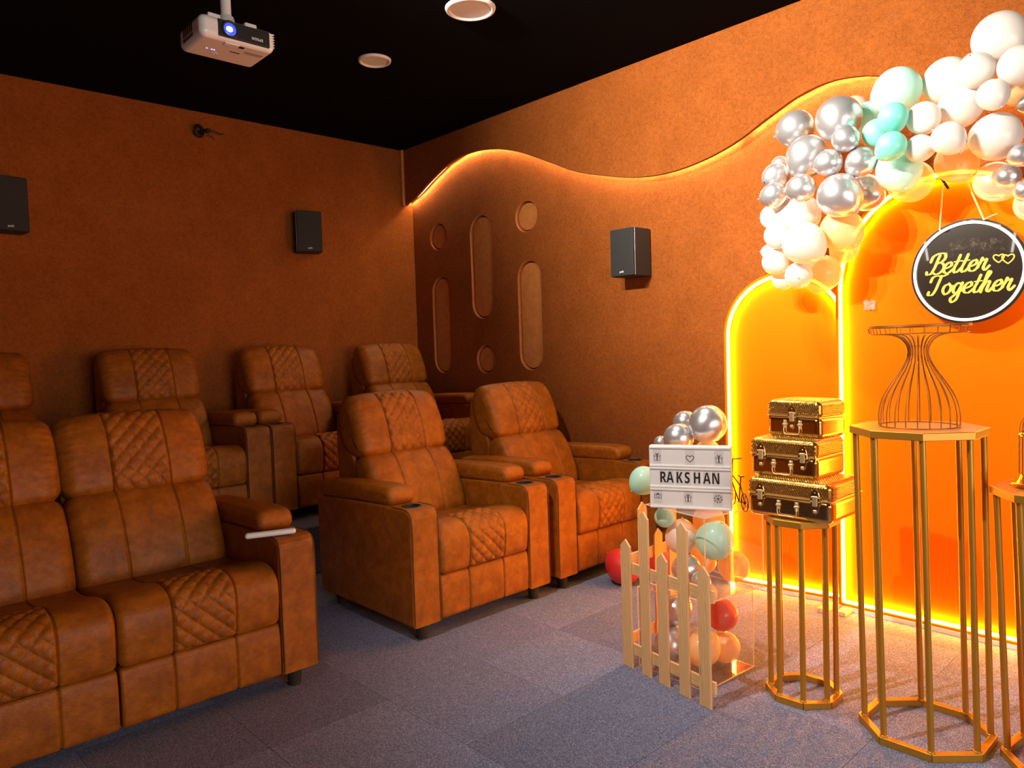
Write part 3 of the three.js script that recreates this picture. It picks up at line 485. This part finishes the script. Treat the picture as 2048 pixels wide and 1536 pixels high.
// ------------------------------------------------------------------ acrylic boxes, picket fences, letter board, wire bicycle
function acrylicBox(label, pos, turn, s, h) {
  const g = thing('acrylic_box', label, 'display box', pos, turn); const t = .004;
  for (const [w, hh, d, x, y, z] of [[s, t, s, 0, t / 2, 0], [s, t, s, 0, h - t / 2, 0], [s, h - 2 * t, t, 0, h / 2, s / 2 - t / 2], [t, h - 2 * t, s - 2 * t, s / 2 - t / 2, h / 2, 0], [t, h - 2 * t, s - 2 * t, -s / 2 + t / 2, h / 2, 0]]) part('pane', new THREE.BoxGeometry(w, hh, d).translate(x, y, z), M.acrylic, g);
  const e = .0035, k = s / 2; for (const y of [e / 2, h - e / 2]) for (const q of [-1, 1]) { part('pane_edge', new THREE.BoxGeometry(s + .001, e, e).translate(0, y, q * k), M.acrylicEdge, g); part('pane_edge', new THREE.BoxGeometry(e, e, s + .001).translate(q * k, y, 0), M.acrylicEdge, g); }
  for (const a of [-1, 1]) for (const b of [-1, 1]) part('pane_edge', new THREE.BoxGeometry(e, h, e).translate(a * k, h / 2, b * k), M.acrylicEdge, g);
}
acrylicBox('clear acrylic box of balloons standing on the carpet', [2.697, 0, -1.768], -.07, .343, .352);
acrylicBox('clear acrylic box of balloons on top of the other box', [2.742, .352, -1.748], -.2, .345, .348);
function fence(label, pos, turn, L, pickets, rails) {
  const g = thing('picket_fence', label, 'fence', pos, turn);
  for (const [x, w, h] of pickets) { const s = new THREE.Shape([[-w / 2, 0], [w / 2, 0], [w / 2, h - .03], [0, h], [-w / 2, h - .03]].map(([a, b]) => new THREE.Vector2(a, b))); const q = triUV(new THREE.ExtrudeGeometry(s, { depth: .008, bevelEnabled: true, bevelSize: .001, bevelThickness: .001, bevelOffset: -.001, bevelSegments: 1 })); const uv = q.attributes.uv, o = rnd(); for (let i = 0; i < uv.count; i++) uv.setX(i, uv.getX(i) + o); part('picket', q, M.wood, g).position.x = x; }
  for (const y of rails) { const q = rbox(L, .048, .012, .001, L / 2, y, -.0075); const uv = q.attributes.uv; for (let i = 0; i < uv.count; i++) { const u = uv.getX(i), v = uv.getY(i); uv.setXY(i, v + y, u); } part('rail', q, M.wood, g); }
}
fence('low pine picket fence in front of the acrylic boxes', [2.514, 0, -2.013], -Math.PI / 2 - .2043, .525, [[.03, .062, .56], [.149, .056, .70], [.256, .058, .548], [.373, .056, .697], [.483, .059, .548]], [.436, .083]);
fence('low pine picket fence at the far side of the acrylic boxes', [2.575, 0, -2.025], 0, .44, [[.10, .06, .69], [.215, .058, .548], [.33, .06, .69], [.42, .058, .548]], [.443, .085]);
{
  const W = .337, Hh = .268, D = .044; const g = thing('letter_board', 'white light box reading RAKSHAN with gift, heart, camera and snowflake tiles', 'letter board', [2.611 + .021, .7005, -1.728 - .01], -1.1225);
  const board = S({ color: C(.68, .67, .66), roughness: .45 }); part('casing', rbox(W, Hh, D, .004, 0, Hh / 2, -D / 2), board, g);
  const face = canvasTex(1348, 1072, (c, w, h) => {
    c.fillStyle = '#cfcbcb'; c.fillRect(0, 0, w, h); const kx = w / 337, ky = h / 268;   // millimetres
    const X = (a) => a * kx, Y = (b) => b * ky; const tile = (x, y, tw, th) => { c.fillStyle = '#bfbaba'; c.fillRect(X(x - tw / 2), Y(y - th / 2), X(tw), Y(th)); };
    const ink = '#241a1a'; c.lineJoin = 'round'; c.lineCap = 'round';
    const gift = (x, y, s) => { tile(x, y - 2, 38, 64); c.strokeStyle = ink; c.lineWidth = X(1.6); c.strokeRect(X(x - s), Y(y - s * .55), X(2 * s), Y(s * .45)); c.strokeRect(X(x - s * .85), Y(y - s * .1), X(1.7 * s), Y(s * 1.35)); c.fillStyle = ink; c.fillRect(X(x - s * .16), Y(y - s * .55), X(s * .32), Y(s * 1.8)); for (const q of [-1, 1]) { c.beginPath(); c.moveTo(X(x), Y(y - s * .6)); c.bezierCurveTo(X(x + q * s * .3), Y(y - s * 1.5), X(x + q * s * 1.0), Y(y - s * 1.2), X(x), Y(y - s * .6)); c.stroke(); } };
    gift(31, 45, 13.5); gift(291, 49, 14); gift(160, 220, 13.5);
    tile(171, 45, 40, 66); c.strokeStyle = '#332828'; c.lineWidth = X(3); c.save(); heartPath(c, X(171), Y(49), X(18)); c.stroke(); c.restore();
    tile(31, 218, 38, 64); c.strokeStyle = ink; c.lineWidth = X(2); c.strokeRect(X(17), Y(210), X(28), Y(17)); c.beginPath(); c.arc(X(31), Y(217), X(6.5), 0, 7); c.stroke(); c.fillStyle = ink; c.fillRect(X(26), Y(205), X(10), Y(6)); c.clearRect; 
    tile(285, 220, 40, 66); c.lineWidth = X(1.7); for (let i = 0; i < 8; i++) { const a = i * Math.PI / 4 + .2, q = (r, o) => [X(285 + r * Math.cos(a + o)), Y(220 + r * Math.sin(a + o))]; c.beginPath(); c.moveTo(X(285), Y(220)); c.lineTo(...q(19, 0)); c.stroke(); for (const e of [-.28, .28]) { c.beginPath(); c.moveTo(...q(12, 0)); c.lineTo(...q(17.5, e)); c.stroke(); } }
    c.textAlign = 'center'; c.textBaseline = 'middle'; c.font = `bold ${Y(66)}px sans-serif`;
    [['R', 54], ['A', 85], ['K', 124], ['S', 158], ['H', 199], ['A', 240], ['N', 277]].forEach(([ch, x]) => { tile(x, 133, 30, 64); c.fillStyle = '#1f1512'; c.save(); c.translate(X(x), Y(134)); c.scale(.74, 1); c.fillText(ch, 0, 0); c.restore(); });
  });
  const fg = new THREE.PlaneGeometry(W - .008, Hh - .006).translate(0, Hh / 2, .0006);
  part('letter_face', fg, S({ map: face, roughness: .5 }), g).userData.label = 'milky face with black letters and symbols';
  for (const y of [.008, Hh / 3 - .006, Hh / 3 + .005, Hh * 2 / 3 - .006, Hh * 2 / 3 + .005, Hh - .007]) part('tile_rail', rbox(W - .003, .009, .007, .002, 0, y, .002), board, g);
}
{
  // little wire bicycle on the upper box, beside the board
  const g = thing('wire_bicycle', 'small dark wire bicycle ornament on the acrylic box', 'ornament', [2.80, .7005, -1.63], .9);
  const wheel = (x, r) => { const w = part('wheel', new THREE.TorusGeometry(r, .0024, 6, 36).translate(x, r + .002, 0), M.wireDark, g); for (let i = 0; i < 4; i++) { const a = i * Math.PI / 2 + .3, cx = x + .5 * r * Math.cos(a), cy = r + .002 + .5 * r * Math.sin(a), q = r * .34; part('spoke_loop', tube([V(cx + q * Math.cos(a), cy + q * Math.sin(a), 0), V(cx - q * Math.sin(a) * .7, cy + q * Math.cos(a) * .7, 0), V(cx - q * Math.cos(a), cy - q * Math.sin(a), 0), V(cx + q * Math.sin(a) * .7, cy - q * Math.cos(a) * .7, 0)], .0016, 20, 4, true), M.wireDark, w); } part('hub', new THREE.SphereGeometry(.007, 12, 8).translate(x, r + .002, 0), M.wireDark, w); };
  wheel(.03, .044); wheel(-.11, .036);
  part('fork', merge([bar(V(.03, .046, 0), V(.012, .2, 0), .0028), bar(V(.036, .046, 0), V(.018, .2, 0), .0028)]), M.wireDark, g);
  part('handlebar', tube([V(-.01, .205, .03), V(.012, .2, .012), V(.015, .2, 0), V(.012, .2, -.012), V(-.01, .205, -.03)], .0026, 24, 5), M.wireDark, g);
  part('bell_arch', tube([V(.0, .205, 0), V(.016, .216, 0), V(.032, .206, 0)], .0014, 16, 5), M.wireDark, g);
  part('frame', merge([bar(V(.018, .13, 0), V(-.07, .1, 0), .0028), bar(V(-.07, .1, 0), V(-.11, .038, 0), .0028), bar(V(.02, .1, 0), V(-.05, .03, 0), .0028), bar(V(-.05, .03, 0), V(-.11, .038, 0), .0028), bar(V(-.05, .03, 0), V(-.075, .14, 0), .0028)]), M.wireDark, g);
  part('saddle', rbox(.035, .006, .018, .003, -.077, .142, 0), M.wireDark, g);
}

// ------------------------------------------------------------------ octagonal gold stands
function stand(label, pos, R, h, phase, ox = 0, oz = 0) {   // ox, oz: how far the top has shifted over the foot
  const g = thing('plinth_stand', label, 'stand', pos); const v = (i, r = R) => { const a = phase + i * Math.PI / 4; return V(r * Math.cos(a), 0, r * Math.sin(a)); };
  const top = new THREE.Shape([...Array(8).keys()].map((i) => { const p = v(-i, R + .006); return new THREE.Vector2(p.x, -p.z); }));
  const tg = triUV(new THREE.ExtrudeGeometry(top, { depth: .022, bevelEnabled: true, bevelSize: .002, bevelThickness: .002, bevelOffset: -.002, bevelSegments: 1 }).rotateX(-Math.PI / 2).translate(ox, h - .024, oz)); part('top_plate', tg, M.gold, g);
  for (let i = 0; i < 8; i++) {
    const a = v(i), b = v(i + 1), d = b.clone().sub(a), L = d.length(); const q = rbox(L + .002, .026, .024, .002, 0, 0, 0); const m = a.clone().add(b).multiplyScalar(.5);
    const f = part('frame_bar', q, M.gold, g); f.position.set(m.x * .975, .013, m.z * .975); f.rotation.y = Math.atan2(-d.z, d.x);
    const p = v(i, R - .014); const l = part('leg', bar(V(0, .02, 0), V(ox, h - .02, oz), .0105, 14), M.gold, g); l.position.set(p.x, 0, p.z);
    part('weld', new THREE.SphereGeometry(.014, 10, 6).scale(1, .5, 1).translate(0, .026, 0), M.gold, l);
  }
}
stand('short gold octagonal plinth stand carrying the gold suitcases', [2.765, 0, -1.322], .134, .715, .35);
stand('tall gold octagonal plinth stand carrying the wire cake stand', [2.783, 0, -.885], .209, 1.085, .4, -.016, -.016);
stand('gold octagonal plinth stand carrying the lantern', [2.84, 0, -.463], .198, .905, .31 + .2, -.026, -.025);

// ------------------------------------------------------------------ gold suitcases
function suitcase(label, pos, turn, W, D, Hh, latches) {
  const g = thing('suitcase', label, 'suitcase', pos, turn); const hb = Hh * .6, r = .022;
  part('body', rbox(W, hb, D, r, 0, hb / 2, 0, 5), M.brass, g).userData.label = 'polished gold lower half'; 
  part('body_band', box(W - .012, hb - .03, D - .012, 0, hb - .02, 0), M.brass, g);
  part('lid', rbox(W, Hh - hb + .012, D, r, 0, hb + (Hh - hb) / 2 - .006 + .004, 0, 5), M.brassHammer, g).userData.label = 'hammered gold lid';
  const dome = new THREE.SphereGeometry(.0046, 6, 2, 0, Math.PI * 2, 0, Math.PI / 2).scale(1, .42, 1), L = Hh - hb + .012, y1 = hb + (Hh - hb) / 2 - .002, pz = .0098, bits = [];
  const spread = (a, b, put) => { for (let j = 0; j * pz * .87 < b; j++) for (let i = 0; i * pz < a; i++) { const q = dome.clone(); put(q, -a / 2 + i * pz + (j & 1 ? pz / 2 : 0), -b / 2 + j * pz * .87); bits.push(q); } };
  spread(W - .02, L - .03, (q, u, v) => q.rotateX(Math.PI / 2).translate(u, y1 + v + .004, D / 2)); spread(W - .045, D - .045, (q, u, v) => q.translate(u, y1 + L / 2, v));
  for (const sd of [-1, 1]) spread(D - .045, L - .03, (q, u, v) => q.rotateZ(-sd * Math.PI / 2).translate(sd * W / 2, y1 + v + .004, u));
  for (const k of [0, 1]) spread(W - .04, .02, (q, u, v) => { const t = Math.PI / 4 + (k ? v * 18 : v * 18); if (k) return; q.rotateX(t).translate(u, y1 + L / 2 - r + r * Math.cos(t), D / 2 - r + r * Math.sin(t)); });
  part('hammered_studs', merge(bits), M.brassStud, g).userData = { kind: 'stuff', label: 'small hammered dimples of the lid' };
  part('seam', box(W + .0015, .003, D + .0015, 0, hb - .001, 0), M.latch, g);
  const F = D / 2;
  for (const x of latches) {
    const l = part('latch', merge([(() => { const s = new THREE.Shape([[-.016, .018], [-.012, .03], [0, .042], [.012, .03], [.016, .018], [.018, -.004], [.009, -.044], [0, -.052], [-.009, -.044], [-.018, -.004]].map(([a, b]) => new THREE.Vector2(a, b))); return triUV(new THREE.ExtrudeGeometry(s, { depth: .002, bevelEnabled: true, bevelSize: .001, bevelThickness: .001, bevelSegments: 1 })); })()]), M.brass, g); l.position.set(x, hb, F + .0005);
    part('hasp', merge([rbox(.018, .034, .005, .002, 0, -.004, .006), rbox(.012, .012, .009, .003, 0, -.04, .005), rbox(.022, .006, .006, .002, 0, .014, .006)]), M.latch, l);
    for (const [a, b] of [[0, .03], [-.013, .012], [.013, .012], [-.014, -.004], [.014, -.004]]) part('rivet', new THREE.SphereGeometry(.0028, 8, 6).translate(a, b, .003), M.latch, l);
  }
  const hw = latches.length === 1 ? .033 : .036, y0 = hb * .62;
  const h = part('handle', tube([V(-hw, y0, F + .006), V(-hw - .002, y0 - .02, F + .008), V(-hw + .002, y0 - .036, F + .008), V(0, y0 - .038, F + .009), V(hw - .002, y0 - .036, F + .008), V(hw + .002, y0 - .02, F + .008), V(hw, y0, F + .006)], .0022, 48, 6), M.latch, g);
  for (const s of [-1, 1]) { part('handle_mount', merge([rbox(.014, .034, .003, .0014, s * hw, y0, F + .001), rbox(.017, .009, .009, .003, s * hw, y0, F + .004)]), M.latch, g); for (const q of [-.012, .012]) part('handle_rivet', new THREE.SphereGeometry(.003, 8, 6).translate(s * hw, y0 + q, F + .003), M.latch, g); }
}
suitcase('largest gold suitcase at the bottom of the stack', [2.797, .715, -1.322], -Math.PI / 2, .33, .285, .145, [-.11, .108]);
suitcase('middle gold suitcase of the stack', [2.838, .8605, -1.368], -Math.PI / 2 - .03, .275, .245, .148, [-.088, .085]);
suitcase('smallest gold suitcase on top of the stack', [2.90, 1.0085, -1.36], -Math.PI / 2 - .14, .236, .185, .145, [0]);

// ------------------------------------------------------------------ wire cake stand and lantern
{
  const g = thing('wire_cake_stand', 'copper wire cake stand shaped like a bell on the tall stand', 'cake stand', [2.776, 1.085, -.9]);
  const prof = [[.125, .004], [.1245, .05], [.112, .10], [.085, .15], [.055, .195], [.036, .235], [.032, .262], [.038, .285], [.058, .308], [.085, .318], [.15, .322]]; const N = 22;
  for (let i = 0; i < N; i++) { const a = i / N * Math.PI * 2; part('wire', tube(prof.map(([r, y]) => V(r * Math.cos(a), y, r * Math.sin(a))),  .0021, 40, 5), M.wire, g); }
  const ring = (r, y, t = .0016) => part('ring', new THREE.TorusGeometry(r, t, 6, 64).rotateX(Math.PI / 2).translate(0, y, 0), M.wire, g);
  ring(.125, .003, .0022); ring(.0335, .278, .0012); ring(.152, .322, .0016); ring(.158, .345, .0022); ring(.158, .350, .0016);
  for (let i = 0; i < 24; i++) { const a = i / 24 * Math.PI * 2 + .1; part('rim_wire', bar(V(.152 * Math.cos(a), .322, .152 * Math.sin(a)), V(.158 * Math.cos(a), .347, .158 * Math.sin(a)), .0013, 5), M.wire, g); }
}
{
  const g = thing('lantern', 'gold wire lantern on the stand at the edge of the backdrop', 'lantern', [2.832, .905, -.536]);
  part('base', new THREE.LatheGeometry([[0, 0], [.105, 0], [.105, .008], [.098, .012], [.085, .022], [.078, .034], [.08, .04], [0, .04]].map(([r, y]) => new THREE.Vector2(r, y)), 48), M.brass, g);
  for (let i = 0; i < 14; i++) { const a = i / 14 * Math.PI * 2; part('cage_bar', bar(V(.079 * Math.cos(a), .038, .079 * Math.sin(a)), V(.079 * Math.cos(a), .165, .079 * Math.sin(a)), .0024, 6), M.wire, g); part('dome_wire', tube([V(.079 * Math.cos(a), .172, .079 * Math.sin(a)), V(.074 * Math.cos(a), .205, .074 * Math.sin(a)), V(.045 * Math.cos(a), .245, .045 * Math.sin(a)), V(0, .262, 0)], .0014, 20, 5), M.wire, g); }
  part('collar', new THREE.LatheGeometry([[.075, .162], [.083, .164], [.083, .172], [.075, .174]].map(([r, y]) => new THREE.Vector2(r, y)), 48), M.brass, g);
  part('finial', new THREE.LatheGeometry([[0, .258], [.008, .262], [.012, .272], [.007, .282], [.0, .29]].map(([r, y]) => new THREE.Vector2(r, y)), 20), M.brass, g);
}
renderer.render(scene, camera);
